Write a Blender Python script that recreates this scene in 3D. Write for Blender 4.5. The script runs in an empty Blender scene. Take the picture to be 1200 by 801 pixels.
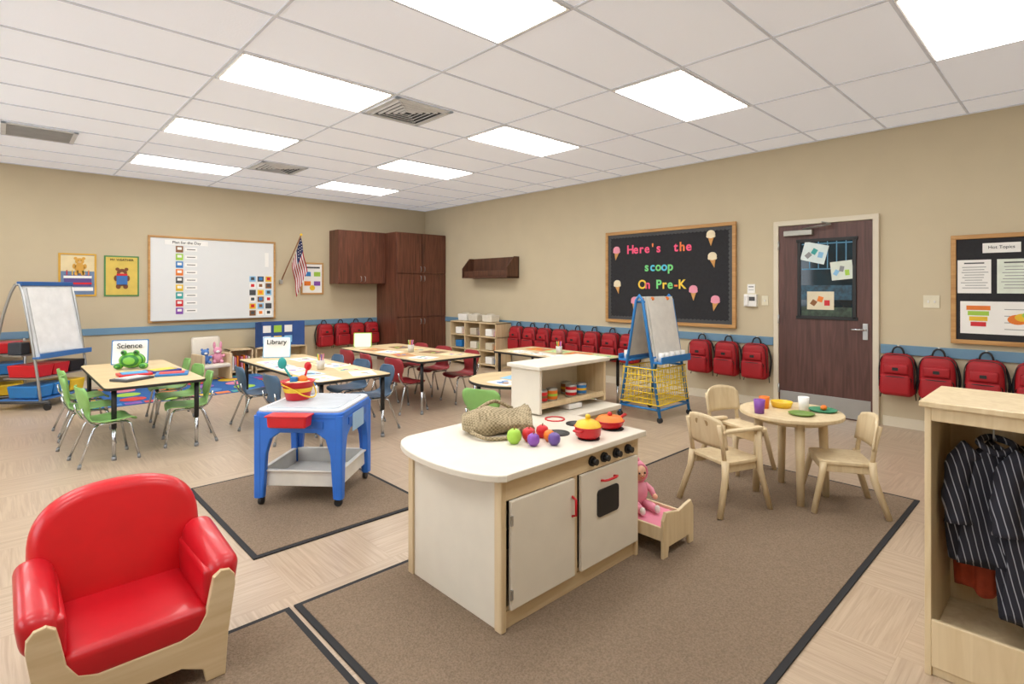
import bpy, bmesh, math, random
from mathutils import Vector, Matrix, Euler, noise as mnoise
random.seed(7)
sc=bpy.context.scene
try: sc.view_settings.view_transform='Standard'
except Exception: pass
COL=bpy.context.collection
def lin(h):
    h=h.lstrip('#'); r=[int(h[i:i+2],16)/255 for i in (0,2,4)]
    return tuple([(c/12.92 if c<=.04045 else ((c+.055)/1.055)**2.4) for c in r]+[1])
MC={}
def M(hexc,rough=.5,metal=0,kind='plain',var=.05,scale=8,hex2=None,emit=0,bump=0,coat=0,name=None):
    key=(hexc,rough,metal,kind,hex2,emit,scale,var,bump)
    if key in MC: return MC[key]
    m=bpy.data.materials.new(name or (kind+'_'+hexc.strip('#'))); m.use_nodes=True
    nt=m.node_tree; N=nt.nodes; L=nt.links; b=N['Principled BSDF']
    b.inputs['Roughness'].default_value=rough; b.inputs['Metallic'].default_value=metal
    if coat: b.inputs['Coat Weight'].default_value=coat
    tc=N.new('ShaderNodeTexCoord'); mp=N.new('ShaderNodeMapping'); L.new(tc.outputs['Object'],mp.inputs[0])
    cr=N.new('ShaderNodeValToRGB'); c=lin(hexc)
    c2=lin(hex2) if hex2 else tuple([max(0,x*(1-var*2.5)) for x in c[:3]]+[1])
    cr.color_ramp.elements[0].color=c2; cr.color_ramp.elements[1].color=c
    cr.color_ramp.elements[0].position=.3; cr.color_ramp.elements[1].position=.65
    nz=N.new('ShaderNodeTexNoise'); nz.inputs['Scale'].default_value=scale; nz.inputs['Detail'].default_value=4
    L.new(mp.outputs[0],nz.inputs['Vector'])
    if kind=='wood':
        mp.inputs['Scale'].default_value=(9,9,.7); nz.inputs['Scale'].default_value=2.2; nz.inputs['Distortion'].default_value=1.2
    if kind=='woodx':
        mp.inputs['Scale'].default_value=(.7,9,9); nz.inputs['Scale'].default_value=2.2; nz.inputs['Distortion'].default_value=1.2
    if kind=='stripe':
        wv=N.new('ShaderNodeTexWave'); wv.wave_type='BANDS'; wv.bands_direction='Y'; wv.inputs['Scale'].default_value=scale
        wv.inputs['Distortion'].default_value=.6; L.new(mp.outputs[0],wv.inputs['Vector']); L.new(wv.outputs['Fac'],cr.inputs[0])
        cr.color_ramp.elements[0].position=.4; cr.color_ramp.elements[1].position=.6
    elif kind=='weave':
        ck=N.new('ShaderNodeTexChecker'); ck.inputs['Scale'].default_value=scale; L.new(mp.outputs[0],ck.inputs['Vector'])
        mt=N.new('ShaderNodeMath'); mt.operation='MULTIPLY_ADD'; mt.inputs[1].default_value=.45; L.new(ck.outputs['Fac'],mt.inputs[0]); L.new(nz.outputs['Fac'],mt.inputs[2])
        nz.inputs['Scale'].default_value=14; L.new(mt.outputs[0],cr.inputs[0]); cr.color_ramp.elements[0].position=.35; cr.color_ramp.elements[1].position=.95
    else: L.new(nz.outputs['Fac'],cr.inputs[0])
    L.new(cr.outputs[0],b.inputs['Base Color'])
    if emit:
        L.new(cr.outputs[0],b.inputs['Emission Color']); b.inputs['Emission Strength'].default_value=emit
    if bump:
        bp=N.new('ShaderNodeBump'); bp.inputs['Strength'].default_value=bump; bp.inputs['Distance'].default_value=.01
        L.new(nz.outputs['Fac'],bp.inputs['Height']); L.new(bp.outputs[0],b.inputs['Normal'])
    MC[key]=m; return m
def floor_mat():
    m=bpy.data.materials.new('vinyl_floor'); m.use_nodes=True; nt=m.node_tree;N=nt.nodes;L=nt.links;b=N['Principled BSDF']
    tc=N.new('ShaderNodeTexCoord')
    ck=N.new('ShaderNodeTexChecker'); ck.inputs['Scale'].default_value=2.0; L.new(tc.outputs['Object'],ck.inputs['Vector'])
    ns=[]
    for s in ((1.6,40,1),(40,1.6,1)):
        mp=N.new('ShaderNodeMapping'); mp.inputs['Scale'].default_value=s; L.new(tc.outputs['Object'],mp.inputs[0])
        n=N.new('ShaderNodeTexNoise'); n.inputs['Scale'].default_value=1.6;n.inputs['Detail'].default_value=8;n.inputs['Distortion'].default_value=.9; L.new(mp.outputs[0],n.inputs['Vector']); ns.append(n)
    mx=N.new('ShaderNodeMix'); L.new(ck.outputs['Fac'],mx.inputs[0]); L.new(ns[0].outputs['Fac'],mx.inputs[2]); L.new(ns[1].outputs['Fac'],mx.inputs[3])
    cr=N.new('ShaderNodeValToRGB'); cr.color_ramp.elements[0].color=lin('#a8927b');cr.color_ramp.elements[1].color=lin('#c2ae97')
    cr.color_ramp.elements[0].position=.3;cr.color_ramp.elements[1].position=.7
    L.new(mx.outputs[0],cr.inputs[0])
    br=N.new('ShaderNodeTexBrick'); br.offset=0; br.inputs['Scale'].default_value=1; br.inputs['Brick Width'].default_value=.5; br.inputs['Row Height'].default_value=.5; br.inputs['Mortar Size'].default_value=.0012
    br.inputs['Color1'].default_value=(1,1,1,1);br.inputs['Color2'].default_value=(.965,.965,.965,1);br.inputs['Mortar'].default_value=(.86,.84,.82,1)
    L.new(tc.outputs['Object'],br.inputs['Vector'])
    mm=N.new('ShaderNodeMix'); mm.data_type='RGBA'; mm.blend_type='MULTIPLY'; mm.inputs[0].default_value=1
    L.new(cr.outputs[0],mm.inputs[6]); L.new(br.outputs['Color'],mm.inputs[7]); L.new(mm.outputs[2],b.inputs['Base Color'])
    b.inputs['Roughness'].default_value=.3
    return m
def outl_rr(w,h,r,n=6):
    o=[]
    for cx,cy,a0 in ((w/2-r,h/2-r,0),(-w/2+r,h/2-r,90),(-w/2+r,-h/2+r,180),(w/2-r,-h/2+r,270)):
        for i in range(n+1):
            a=math.radians(a0+90*i/n); o.append((cx+r*math.cos(a),cy+r*math.sin(a)))
    return o
def circ(r,n=32,ry=None): return [(r*math.cos(2*math.pi*i/n),(ry or r)*math.sin(2*math.pi*i/n)) for i in range(n)]
UP=Matrix.Rotation(math.radians(90),4,'X')   # XY outline -> XZ plane, thickness toward -Y
class B:
    def __init__(s): s.bm=bmesh.new(); s.mats=[]
    def mi(s,m):
        if m not in s.mats: s.mats.append(m)
        return s.mats.index(m)
    def add(s,t,m,mat=None,smooth=False):
        if mat is not None: bmesh.ops.transform(t,matrix=mat,verts=t.verts)
        i=s.mi(m)
        for f in t.faces:
            f.material_index=i; f.smooth=smooth if smooth in (True,False) else (len(f.verts)==4)
        me=bpy.data.meshes.new('t'); t.to_mesh(me); t.free(); s.bm.from_mesh(me); bpy.data.meshes.remove(me)
    def box(s,c,size,m,bev=0,rot=(0,0,0),seg=2,fn=None,smooth=None):
        t=bmesh.new(); bmesh.ops.create_cube(t,size=1)
        bmesh.ops.scale(t,vec=size,verts=t.verts)
        if bev: bmesh.ops.bevel(t,geom=list(t.edges),offset=bev,segments=seg,profile=.5,affect='EDGES')
        if fn:
            for v in t.verts: v.co=Vector(fn(v.co))
        s.add(t,m,Matrix.Translation(c)@Euler(rot).to_matrix().to_4x4(),smooth if smooth is not None else (bev>0 and seg>2))
    def cyl(s,p,q,r,m,r2=None,n=14):
        p=Vector(p);q=Vector(q);d=q-p;t=bmesh.new()
        bmesh.ops.create_cone(t,cap_ends=True,segments=n,radius1=r,radius2=r if r2 is None else r2,depth=d.length)
        s.add(t,m,Matrix.Translation((p+q)/2)@d.to_track_quat('Z','Y').to_matrix().to_4x4(),'q')
    def sph(s,c,r,m,rot=(0,0,0),u=20,v=12,fn=None):
        if not isinstance(r,tuple): r=(r,r,r)
        t=bmesh.new(); bmesh.ops.create_uvsphere(t,u_segments=u,v_segments=v,radius=1)
        bmesh.ops.scale(t,vec=r,verts=t.verts)
        if fn:
            for w in t.verts: w.co=Vector(fn(w.co))
        s.add(t,m,Matrix.Translation(c)@Euler(rot).to_matrix().to_4x4(),True)
    def lathe(s,prof,c,m,n=28,rot=(0,0,0),fn=None):
        t=bmesh.new(); rings=[]
        for r,z in prof: rings.append([t.verts.new((max(r,1e-4)*math.cos(2*math.pi*i/n),max(r,1e-4)*math.sin(2*math.pi*i/n),z)) for i in range(n)])
        for a,b in zip(rings,rings[1:]):
            for i in range(n): t.faces.new((a[i],a[(i+1)%n],b[(i+1)%n],b[i]))
        R=Euler(rot).to_matrix().to_4x4()
        if fn:
            bmesh.ops.transform(t,matrix=R,verts=t.verts); R=Matrix()
            for v in t.verts: v.co=Vector(fn(v.co))
        s.add(t,m,Matrix.Translation(c)@R,True)
    def tube(s,pts,r,m,n=8,closed=False,sm=0):
        P=[Vector(p) for p in pts]
        if sm:
            Q=[];k=len(P)
            rng=range(k) if closed else range(k-1)
            for i in rng:
                p0=P[(i-1)%k] if closed or i>0 else P[0];p1=P[i];p2=P[(i+1)%k];p3=P[(i+2)%k] if closed or i+2<k else P[-1]
                for j in range(sm):
                    a=j/sm;Q.append(.5*((2*p1)+(p2-p0)*a+(2*p0-5*p1+4*p2-p3)*a*a+(3*p1-p0-3*p2+p3)*a**3))
            if not closed: Q.append(P[-1])
            P=Q
        t=bmesh.new(); rings=[];k=len(P);nrm=None
        for i,p in enumerate(P):
            if closed: d=(P[(i+1)%k]-P[i-1])
            else: d=P[min(i+1,k-1)]-P[max(i-1,0)]
            d.normalize()
            if nrm is None: nrm=d.orthogonal().normalized()
            else: nrm=(nrm-d*nrm.dot(d)).normalized()
            bb=d.cross(nrm); rr=r(i/(k-1)) if callable(r) else r
            rings.append([t.verts.new(p+rr*(nrm*math.cos(2*math.pi*j/n)+bb*math.sin(2*math.pi*j/n))) for j in range(n)])
        pr=list(zip(rings,rings[1:]))
        if closed: pr.append((rings[-1],rings[0]))
        for a,b in pr:
            for j in range(n): t.faces.new((a[j],a[(j+1)%n],b[(j+1)%n],b[j]))
        if not closed:
            t.faces.new(rings[0][::-1]); t.faces.new(rings[-1])
        s.add(t,m,None,'q')
    def prism(s,o,th,m,mat=None,bev=0,seg=2,smooth=False):
        t=bmesh.new(); vs=[t.verts.new((x,y,-th/2)) for x,y in o]; f=t.faces.new(vs)
        r=bmesh.ops.extrude_face_region(t,geom=[f]); nv=[g for g in r['geom'] if isinstance(g,bmesh.types.BMVert)]
        bmesh.ops.translate(t,vec=(0,0,th),verts=nv); bmesh.ops.recalc_face_normals(t,faces=t.faces)
        if bev:
            es=[e for e in t.edges if abs(e.verts[0].co.z-e.verts[1].co.z)<1e-6]
            bmesh.ops.bevel(t,geom=es,offset=bev,segments=seg,profile=.5,affect='EDGES')
        s.add(t,m,mat,smooth)
    def sheet(s,G,th,m,mat=None):
        t=bmesh.new(); V=[[t.verts.new(p) for p in row] for row in G]
        for i in range(len(V)-1):
            for j in range(len(V[0])-1): t.faces.new((V[i][j],V[i][j+1],V[i+1][j+1],V[i+1][j]))
        bmesh.ops.recalc_face_normals(t,faces=t.faces)
        bmesh.ops.solidify(t,geom=list(t.faces),thickness=th)
        s.add(t,m,mat,True)
    def text(s,txt,size,m,pos,ext=.002,rot=(90,0,0),bold=.0,align='CENTER'):
        cu=bpy.data.curves.new('t','FONT'); cu.body=txt; cu.size=size; cu.extrude=ext; cu.offset=bold; cu.align_x=align; cu.align_y='CENTER'
        ob=bpy.data.objects.new('t',cu); me=bpy.data.meshes.new_from_object(ob)
        t=bmesh.new(); t.from_mesh(me); bpy.data.objects.remove(ob); bpy.data.curves.remove(cu); bpy.data.meshes.remove(me)
        s.add(t,m,Matrix.Translation(pos)@Euler([math.radians(a) for a in rot]).to_matrix().to_4x4())
    def mesh(s,name):
        me=bpy.data.meshes.new(name); s.bm.to_mesh(me); s.bm.free()
        for m in s.mats: me.materials.append(m)
        return me
    def done(s,name,loc=(0,0,0),rz=0,sc_=1):
        o=put(s.mesh(name),name,loc,rz); o.scale=(sc_,)*3; return o
def put(me,name,loc=(0,0,0),rz=0):
    o=bpy.data.objects.new(name,me); o.location=loc; o.rotation_euler=(0,0,math.radians(rz)); COL.objects.link(o); return o
def face(fx,fy): return math.degrees(math.atan2(fy,fx))-90

XW,YW,HC=6.642,9.731,3.05
XL,YF=-2.4,-2.3
wallm=M('#c5b79a',.85,kind='plain',var=.015,scale=3,bump=.02)
wallr=M('#cdc0a3',.85,kind='plain',var=.015,scale=3,bump=.02)
tile_glow=M('#e8eaf0',.9,var=.025,scale=60,bump=.15,emit=.28)  # ceiling tiles given a slight glow of their own as soft room fill
grid_glow=M('#cdced2',.6,emit=.19)  # grid bars lightened with added emission, though they are no lamps
birch=M('#dcc7a3',.45,kind='wood',hex2='#ceb58c'); birchx=M('#dcc7a3',.45,kind='woodx',hex2='#ceb58c')
maple=M('#e0cda9',.4,kind='wood',hex2='#d2bc94')
whitelam=M('#e3dccd',.4,var=.02); white=M('#f0efec',.45,var=.01); paper=M('#f4f3ef',.8,var=.01)
walnut=M('#744634',.4,kind='wood',hex2='#4e2d20'); doorw=M('#63413a',.45,kind='wood',hex2='#482d27')
black=M('#1c1c1e',.5); blackm=M('#2a2a2e',.85,var=.08,scale=30); chrome=M('#c9ccd0',.22,1,var=.01); steel=M('#b9bbbb',.35,.9,var=.02)
redv=M('#c20f1e',.36,var=.04,coat=.15); redb=M('#a9121e',.6,var=.08); redp=M('#d3202a',.35); redc=M('#a5343a',.4)
green=M('#8cc06c',.4); navy=M('#4f6a86',.4); blue=M('#2468c9',.35); bluef=M('#2f7fc4',.4); yellow=M('#f0c52c',.4); orange=M('#ee7f24',.45)
purple=M('#8a4fb0',.45); pink=M('#e88aa4',.6); teal=M('#2fa5a0',.4); railm=M('#6c92ad',.5,var=.02); oak=M('#c79a5f',.5,kind='woodx',hex2='#b08048')
cream=M('#ddd4bf',.5,var=.01); brown=M('#8a5a33',.6); lgreen=M('#a6d24a',.5); skyb=M('#8cc4e8',.5); grey=M('#8e9092',.5); dgrey=M('#4a4b4d',.6)
rugm=M('#8f7b67',.95,var=.18,scale=130,bump=.9,hex2='#75634f'); rugedge=M('#1f1f22',.8)
ltab=M('#d8c298',.4,kind='woodx',hex2='#ccb386')
CC=[redp,yellow,bluef,lgreen,orange,purple,pink,teal]

# ---------- shell
b=B(); b.box(((XW+XL)/2,(YW+YF)/2,-.05),(XW-XL+.4,YW-YF+.4,.1),floor_mat()); b.done('floor')
b=B(); b.box(((XW+XL)/2,(YW+YF)/2,HC+.05),(XW-XL+.4,YW-YF+.4,.1),tile_glow); b.done('ceiling')
b=B(); b.box(((XW+XL)/2,YW+.1,HC/2),(XW-XL+.4,.2,HC),wallm); b.done('wall_back')
b=B(); b.box((XW+.1,(YW+YF)/2,HC/2),(.2,YW-YF,HC),wallr); b.done('wall_right')
b=B(); b.box(((XW+XL)/2,YF-.1,HC/2),(XW-XL+.4,.2,HC),wallm); b.done('wall_front')
b=B(); wins=[(1.2,3.6),(5.0,7.4)]
y=YF
for y1,y2 in wins:
    b.box((XL-.1,(y+y1)/2,HC/2),(.2,y1-y,HC),wallm)
    b.box((XL-.1,(y1+y2)/2,.45),(.2,y2-y1,.9),wallm); b.box((XL-.1,(y1+y2)/2,(2.4+HC)/2),(.2,y2-y1,HC-2.4),wallm); y=y2
b.box((XL-.1,(y+YW)/2,HC/2),(.2,YW-y,HC),wallm); b.done('wall_left')
for i,(y1,y2) in enumerate(wins):
    b=B(); ym=(y1+y2)/2
    for z in (.925,2.375): b.box((XL-.08,ym,z),(.08,y2-y1,.05),white)
    for yy in (y1+.025,ym,y2-.025): b.box((XL-.08,yy,1.65),(.08,.05,1.4),white)
    b.done('window_%d'%(i+1))
b=B(); b.box((XW-.009,(YW+2.56)/2,.05),(.018,YW-2.56,.1),cream); b.box((XW-.009,(1.45+YF)/2,.05),(.018,1.45-YF,.1),cream); b.done('baseboard_right')
b=B(); b.box(((XW+XL)/2,YW-.009,.05),(XW-XL,.018,.1),cream); b.done('baseboard_back')
b=B(); b.box((XW-.011,(YW+2.54)/2,.785),(.022,YW-2.54,.095),railm,.003); b.box((XW-.011,(1.47+YF)/2,.785),(.022,1.47-YF,.095),railm,.003); b.done('trim_1')
b=B(); b.box(((5.48+XL)/2,YW-.011,.785),(5.48-XL,.022,.095),railm,.003); b.done('trim_2')
b=B()
gx,gy=1.217,2.07; TX,TY=1.2345,.6487
for k in range(-3,6):
    x=gx+k*TX
    if XL<x<XW: b.box((x,(YW+YF)/2,HC-.004),(.018,YW-YF,.008),grid_glow)
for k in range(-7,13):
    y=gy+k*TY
    if YF<y<YW: b.box(((XW+XL)/2,y,HC-.004),(XW-XL,.018,.0081),grid_glow)
b.box(((XW+XL)/2,YW-.012,HC-.005),(XW-XL,.024,.01),grid_glow); b.box((XW-.012,(YW+YF)/2,HC-.005),(.024,YW-YF,.01),grid_glow)
b.done('ceiling_grid')
lens=M('#fffefb',.4,emit=10.8,var=.0,name='light_lens')
b=B(); b.box((0,0,.006),(TX-.03,TY-.03,.01),white)
b.box((0,0,0),(TX-.08,TY-.06,.008),lens); lp=b.mesh('ceiling_light_panel')
for cx in (-1.252+ .6, 1.217+TX/2, 1.217+2.469+TX/2):
    for k in range(-1,4):
        put(lp,'ceiling_light_panel',((1.217-2*TX+TX/2) if cx<0 else cx, gy+TY/2+k*3*TY, HC-.014))
def vent(name,x,y,plain):
    b=B(); s=.6
    fm=M('#cfcfcf',.5,0,emit=.1)  # faint glow added to the vent metal, which is no light source
    for dx,dy,w,h in ((0,s/2-.02,s,.04),(0,-s/2+.02,s,.04),(s/2-.02,0,.04,s),(-s/2+.02,0,.04,s)): b.box((dx,dy,0),(w,h,.012),fm)
    if plain:
        b.box((0,0,.003),(s-.04,s-.04,.004),M('#a8a8a8',.7))
        for i in range(26): b.box((0,-.27+i*.0216,-.002),(s-.06,.006,.004),M('#b5b5b5',.6))
    else:
        b.box((0,0,.006),(s-.04,s-.04,.003),dgrey)
        for q in (.24,.19,.14,.09,.045):
            for dx,dy,w,h in ((0,q,2*q+.02,.022),(0,-q,2*q+.02,.022),(q,0,.022,2*q+.02),(-q,0,.022,2*q+.02)):
                b.box((dx,dy,-.004),(w,h,.006),fm,rot=((.5 if dy>0 else -.5) if dy else 0,(-.5 if dx>0 else .5) if dx else 0,0))
    b.done(name,(x,y,HC-.013))
vent('air_vent',2.77,4.34,0); vent('air_vent',2.77,7.58,0); vent('return_air_grille',.32,7.60,1)

# ---------- rugs
def rug(name,x1,x2,y1,y2):
    b=B(); b.box((0,0,.004),(x2-x1,y2-y1,.008),rugedge,.002); b.box((0,0,.0065),(x2-x1-.055,y2-y1-.055,.009),rugm,.002)
    b.done(name,((x1+x2)/2,(y1+y2)/2,0))
rug('area_rug',.95,4.42,.76,2.41); rug('area_rug',-1.5,.93,.76,2.41); rug('area_rug',.96,2.05,2.96,4.31)
b=B(); b.box((0,0,.004),(2.4,1.5,.008),M('#2c63a8',.95,var=.1,scale=60),.002)
for i in range(12):
    for s_ in (-1,1): b.box((-1.1+i*.2,s_*.66,.006),(.17,.14,.008),CC[(i*3+s_)%8])
for i in range(6):
    for s_ in (-1,1): b.box((s_*1.1,-.5+i*.2,.006),(.17,.15,.008),CC[(i*5+s_)%8])
for i in range(4):
    for j in range(3): b.prism(circ(.14),.004,CC[(i+j*3)%8],Matrix.Translation((-.66+i*.44,-.38+j*.38,.0105)))
b.done('alphabet_rug',(1.90,8.65,0))

# ---------- red armchair
b=B()
def front_outline():
    return [(-.265,0),(-.20,0),(-.19,.05),(-.12,.085),(.12,.085),(.19,.05),(.20,0),(.265,0),(.275,.15),(.30,.33),(.298,.365),(.28,.39),(.25,.395),(.225,.375),(.215,.33),(.20,.25),(.17,.205),(.12,.185),(-.12,.185),(-.17,.205),(-.20,.25),(-.215,.33),(-.225,.375),(-.25,.395),(-.28,.39),(-.298,.365),(-.30,.33),(-.275,.15)]
b.prism(front_outline(),.024,birchx,Matrix.Translation((0,-.255,0))@UP,.004)
b.prism([(x*.97,z) for x,z in front_outline()],.024,birchx,Matrix.Translation((0,.20,0))@UP,.004)
for s_ in (-1,1):
    b.box((s_*.262,-.03,.20),(.02,.44,.26),birch,.004)
    b.box((s_*.262,-.04,.375),(.115,.43,.15),redv,.05,seg=6,fn=lambda c,s=s_:(c.x+s*.015*(c.z/.1),c.y,c.z+.02*(c.y/.2)))
    b.box((s_*.222,-.03,.30),(.05,.42,.2),redv,.02,seg=4)
b.box((0,-.045,.225),(.42,.44,.11),redv,.03,seg=5)
o=[(-.25,-.2),(.25,-.2)]
for i in range(33):
    a=math.pi*i/32; c=math.cos(a); o.append((.285*math.copysign(abs(c)**.8,c),.02+.235*math.sin(a)**.75))
b.prism(o,.12,M('#cf0f1c',.36,var=.04,coat=.15),Matrix.Translation((0,.215,.42))@Matrix.Rotation(math.radians(-12),4,'X')@UP,.05,5,True)
b.done('child_armchair',(.345,2.40,.011),0,.96)

# ---------- play kitchen
KZ=.011
b=B()
x1,x2,y1,y2,H=1.48,2.44,1.62,2.30,.62
yb=2.30
b.box((x1+.009,(y1+yb)/2,.31),(.018,yb-y1,.62),whitelam,.002)
b.box((x1+.004,y1+.02,.31),(.03,.045,.62),birch,.006); b.box((x1+.004,yb-.02,.31),(.03,.04,.62),birch,.004)
b.box((x2-.01,(y1+yb)/2,.31),(.02,yb-y1,.62),birch,.002)
b.box(((x1+x2)/2,yb-.008,.31),(x2-x1-.02,.016,.6),whitelam)
b.box(((x1+x2)/2,y1+.03,.035),(x2-x1-.03,.03,.07),birchx,.003)
b.box(((x1+x2)/2,y1+.2,.08),(x2-x1-.04,.36,.015),birch)
b.box(((x1+x2)/2,y1+.012,.575),(x2-x1-.03,.024,.09),birchx,.003)
b.box((1.935,y1+.02,.31),(.03,.03,.48),birch)
b.box((1.715,y1-.004,.305),(.40,.018,.445),whitelam,.004)
b.box((2.19,y1-.004,.305),(.46,.018,.445),whitelam,.004)
b.prism(outl_rr(.17,.13,.02),.008,black,Matrix.Translation((2.16,y1-.016,.365))@UP,.002)
b.tube([(2.11,y1-.01,.47),(2.11,y1-.035,.475),(2.13,y1-.04,.475),(2.19,y1-.04,.475),(2.21,y1-.035,.475),(2.21,y1-.01,.47)],.006,redp)
b.tube([(1.895,y1-.01,.45),(1.895,y1-.035,.44),(1.895,y1-.035,.37),(1.895,y1-.01,.36)],.006,redp)
for x in (2.05,2.142,2.24,2.34):
    b.cyl((x,y1,.575),(x,y1-.012,.575),.024,black); b.cyl((x,y1-.01,.575),(x,y1-.035,.575),.015,black)
for z in (.15,.45): b.box((1.515,y1-.015,z),(.012,.008,.04),steel)
o=[(2.47,1.59),(2.47,2.42),(1.50,2.36)]
for i in range(1,16):
    t=i/16; ang=math.pi/2+math.pi*t; o.append((1.50+.15*math.cos(ang)*1.0,1.965+.385*math.sin(ang)))
o.append((1.50,1.59))
b.prism(o,.03,whitelam,Matrix.Translation((0,0,.635)),.005)
b.box((2.34,2.36,.31),(.72,.1,.62),birch,.003); b.box((2.695,2.24,.31),(.41,.3,.62),birch,.003)
b.box((2.695,2.24,.635),(.44,.36,.03),whitelam,.004)
for cx,cy,r in ((2.09,1.87,.062),(2.31,1.93,.058),(2.13,1.70,.055),(2.37,1.73,.058)):
    b.prism(circ(r),.004,black,Matrix.Translation((cx,cy,.652))); b.prism(circ(r*.6),.004,dgrey,Matrix.Translation((cx,cy,.6535)))
b.tube([(2.3+.055*math.cos(a*.5236),2.08+.055*math.sin(a*.5236),.653) for a in range(12)],.004,redp,closed=True)
b.box((2.29,2.30,.79),(.02,.24,.26),whitelam,.003); b.box((2.90,2.30,.79),(.02,.24,.26),birch,.003)
b.box((2.595,2.30,.93),(.67,.28,.024),whitelam,.005); b.box((2.595,2.415,.79),(.60,.012,.26),whitelam)
b.box((2.595,2.29,.70),(.59,.22,.018),birch,.003); b.box((2.595,2.19,.705),(.59,.012,.035),birch,.003)
b.box((2.595,2.23,.668),(.12,.12,.03),white,.005)
b.done('play_kitchen',(0,0,KZ))
def can(x,y,z,m1,m2,name='toy_food_can'):
    b=B(); b.lathe([(0,0),(.033,0),(.035,.003),(.035,.072),(.033,.075),(0,.075)],(0,0,0),steel); b.lathe([(.0355,.012),(.0355,.064)],(0,0,0),m1); b.lathe([(.036,.03),(.036,.045)],(0,0,0),m2); b.done(name,(x,y,z+KZ))
for x,y,m1,m2 in ((2.37,2.25,redp,brown),(2.46,2.25,orange,lgreen),(2.64,2.25,redp,white),(2.74,2.25,bluef,yellow),(2.70,2.34,brown,yellow)): can(x,y,.711,m1,m2)
b=B(); b.lathe([(0,0),(.05,0),(.062,.012),(.066,.05),(.07,.055),(.06,.056),(.0,.062)],(0,0,0),redp)
b.lathe([(.066,.055),(.055,.075),(.02,.088),(0,.09)],(0,0,0),yellow); b.sph((0,0,.1),.014,yellow)
for s_ in (-1,1): b.tube([(s_*.066,-.02,.04),(s_*.09,-.015,.043),(s_*.09,.015,.043),(s_*.066,.02,.04)],.006,redp)
b.done('toy_cooking_pot',(2.13,1.705,.657+KZ))
b=B(); b.lathe([(0,0),(.055,0),(.068,.012),(.075,.035),(.08,.036),(.072,.038),(0,.04)],(0,0,0),redp); b.lathe([(.074,.038),(.06,.055),(0,.062)],(0,0,0),orange); b.sph((0,0,.068),.013,redp)
b.tube([(.07,0,.03),(.17,.02,.035)],.009,redp); b.done('toy_frying_pan',(2.37,1.75,.657+KZ))
# bag and fruit
b=B(); mesh_m=M('#b3a283',.9,kind='weave',hex2='#75684c',scale=95); dark_in=M('#4f4634',.9)
def crumple(c):
    v=Vector(c); n=mnoise.noise(v*10)*.024+mnoise.noise(v*22)*.008
    return (c.x*1.1+n,c.y*1.15+n*1.2,max(c.z*.72+n*1.2,-.046))
b.lathe([(.0,-.17),(.045,-.165),(.085,-.12),(.10,-.05),(.10,.03),(.09,.09),(.105,.14),(.115,.16),(.105,.16)],(0,0,.05),mesh_m,n=56,rot=(0,math.radians(90),0),fn=crumple)
b.lathe([(.105,.16),(.085,.11),(.08,.05),(.05,-.02),(0,-.03)],(0,0,.05),dark_in,n=56,rot=(0,math.radians(90),0),fn=crumple)
b.tube([(.10,-.10,.03),(.04,-.17,.012),(-.08,-.18,.012),(-.15,-.11,.03)],.010,mesh_m,sm=5)
b.tube([(.10,.06,.10),(-.0,.05,.145),(-.10,.0,.115)],.010,mesh_m,sm=5); b.done('produce_bag',(1.89,2.12,.651+KZ),-30)
def fruit(name,x,y,r,m,leaf=False):
    b=B(); b.lathe([(0,.1*r),(.5*r,0),(.9*r,.5*r),(r,r),(.85*r,1.6*r),(.4*r,1.92*r),(0,1.75*r)],(0,0,0),m)
    if leaf: b.cyl((0,0,1.7*r),(.003,0,2.2*r),.003,brown)
    b.done(name,(x,y,.651+KZ))
fruit('toy_apple',1.80,1.89,.036,lgreen,True); fruit('toy_tomato',1.88,1.87,.034,redp,True); fruit('toy_plum',1.84,1.80,.03,purple,True); fruit('toy_orange',1.95,1.80,.028,orange); fruit('toy_tomato',1.975,1.87,.032,redp,True); fruit('toy_plum',1.92,1.74,.03,M('#6a4f9a',.4))

# ---------- doll bed and doll
b=B()
def hb(y,h):
    o=[(-.155,0),(-.11,0),(-.10,.05),(.10,.05),(.11,0),(.155,0),(.155,h-.04),(.13,h),(.07,h-.01),(0,h-.025),(-.07,h-.01),(-.13,h),(-.155,h-.04)]
    b.prism(o,.018,maple,Matrix.Translation((0,y,0))@UP,.004)
hb(-.235,.235); hb(.235,.28)
for s_ in (-1,1): b.box((s_*.14,0,.12),(.015,.46,.07),maple,.003)
b.box((0,0,.1),(.27,.46,.015),maple); b.box((0,0,.125),(.26,.44,.04),pink,.015,seg=4)
b.done('doll_bed',(2.64,1.74,.011))
b=B(); skin=M('#e7b697',.5); pk2=M('#ee9db4',.8)
b.sph((0,0,.09),(.065,.05,.085),pk2); b.sph((0,-.006,.215),(.05,.05,.055),skin); b.sph((0,.010,.228),(.056,.054,.056),pk2); b.sph((0,.01,.285),.018,pink); b.tube([(.05*math.cos(a*.5236),-.02+.0*a,.213+.052*math.sin(a*.5236)) for a in range(12)],.012,pink,closed=True)
for s_ in (-1,1):
    b.tube([(s_*.05,0,.13),(s_*.085,-.02,.10),(s_*.08,-.06,.08)],lambda t:.021-.005*t,pk2); b.sph((s_*.08,-.07,.077),.016,skin)
    b.tube([(s_*.03,-.02,.03),(s_*.045,-.09,.03),(s_*.05,-.13,.025)],lambda t:.026-.006*t,pk2); b.sph((s_*.05,-.14,.03),(.016,.018,.024),white)
    b.sph((s_*.018,-.054,.222),.006,black)
b.sph((0,-.056,.21),.007,skin); b.tube([(-.012,-.056,.196),(0,-.058,.192),(.012,-.056,.196)],.002,redp); b.done('baby_doll',(2.66,1.77,.158),-25,.93)

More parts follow.
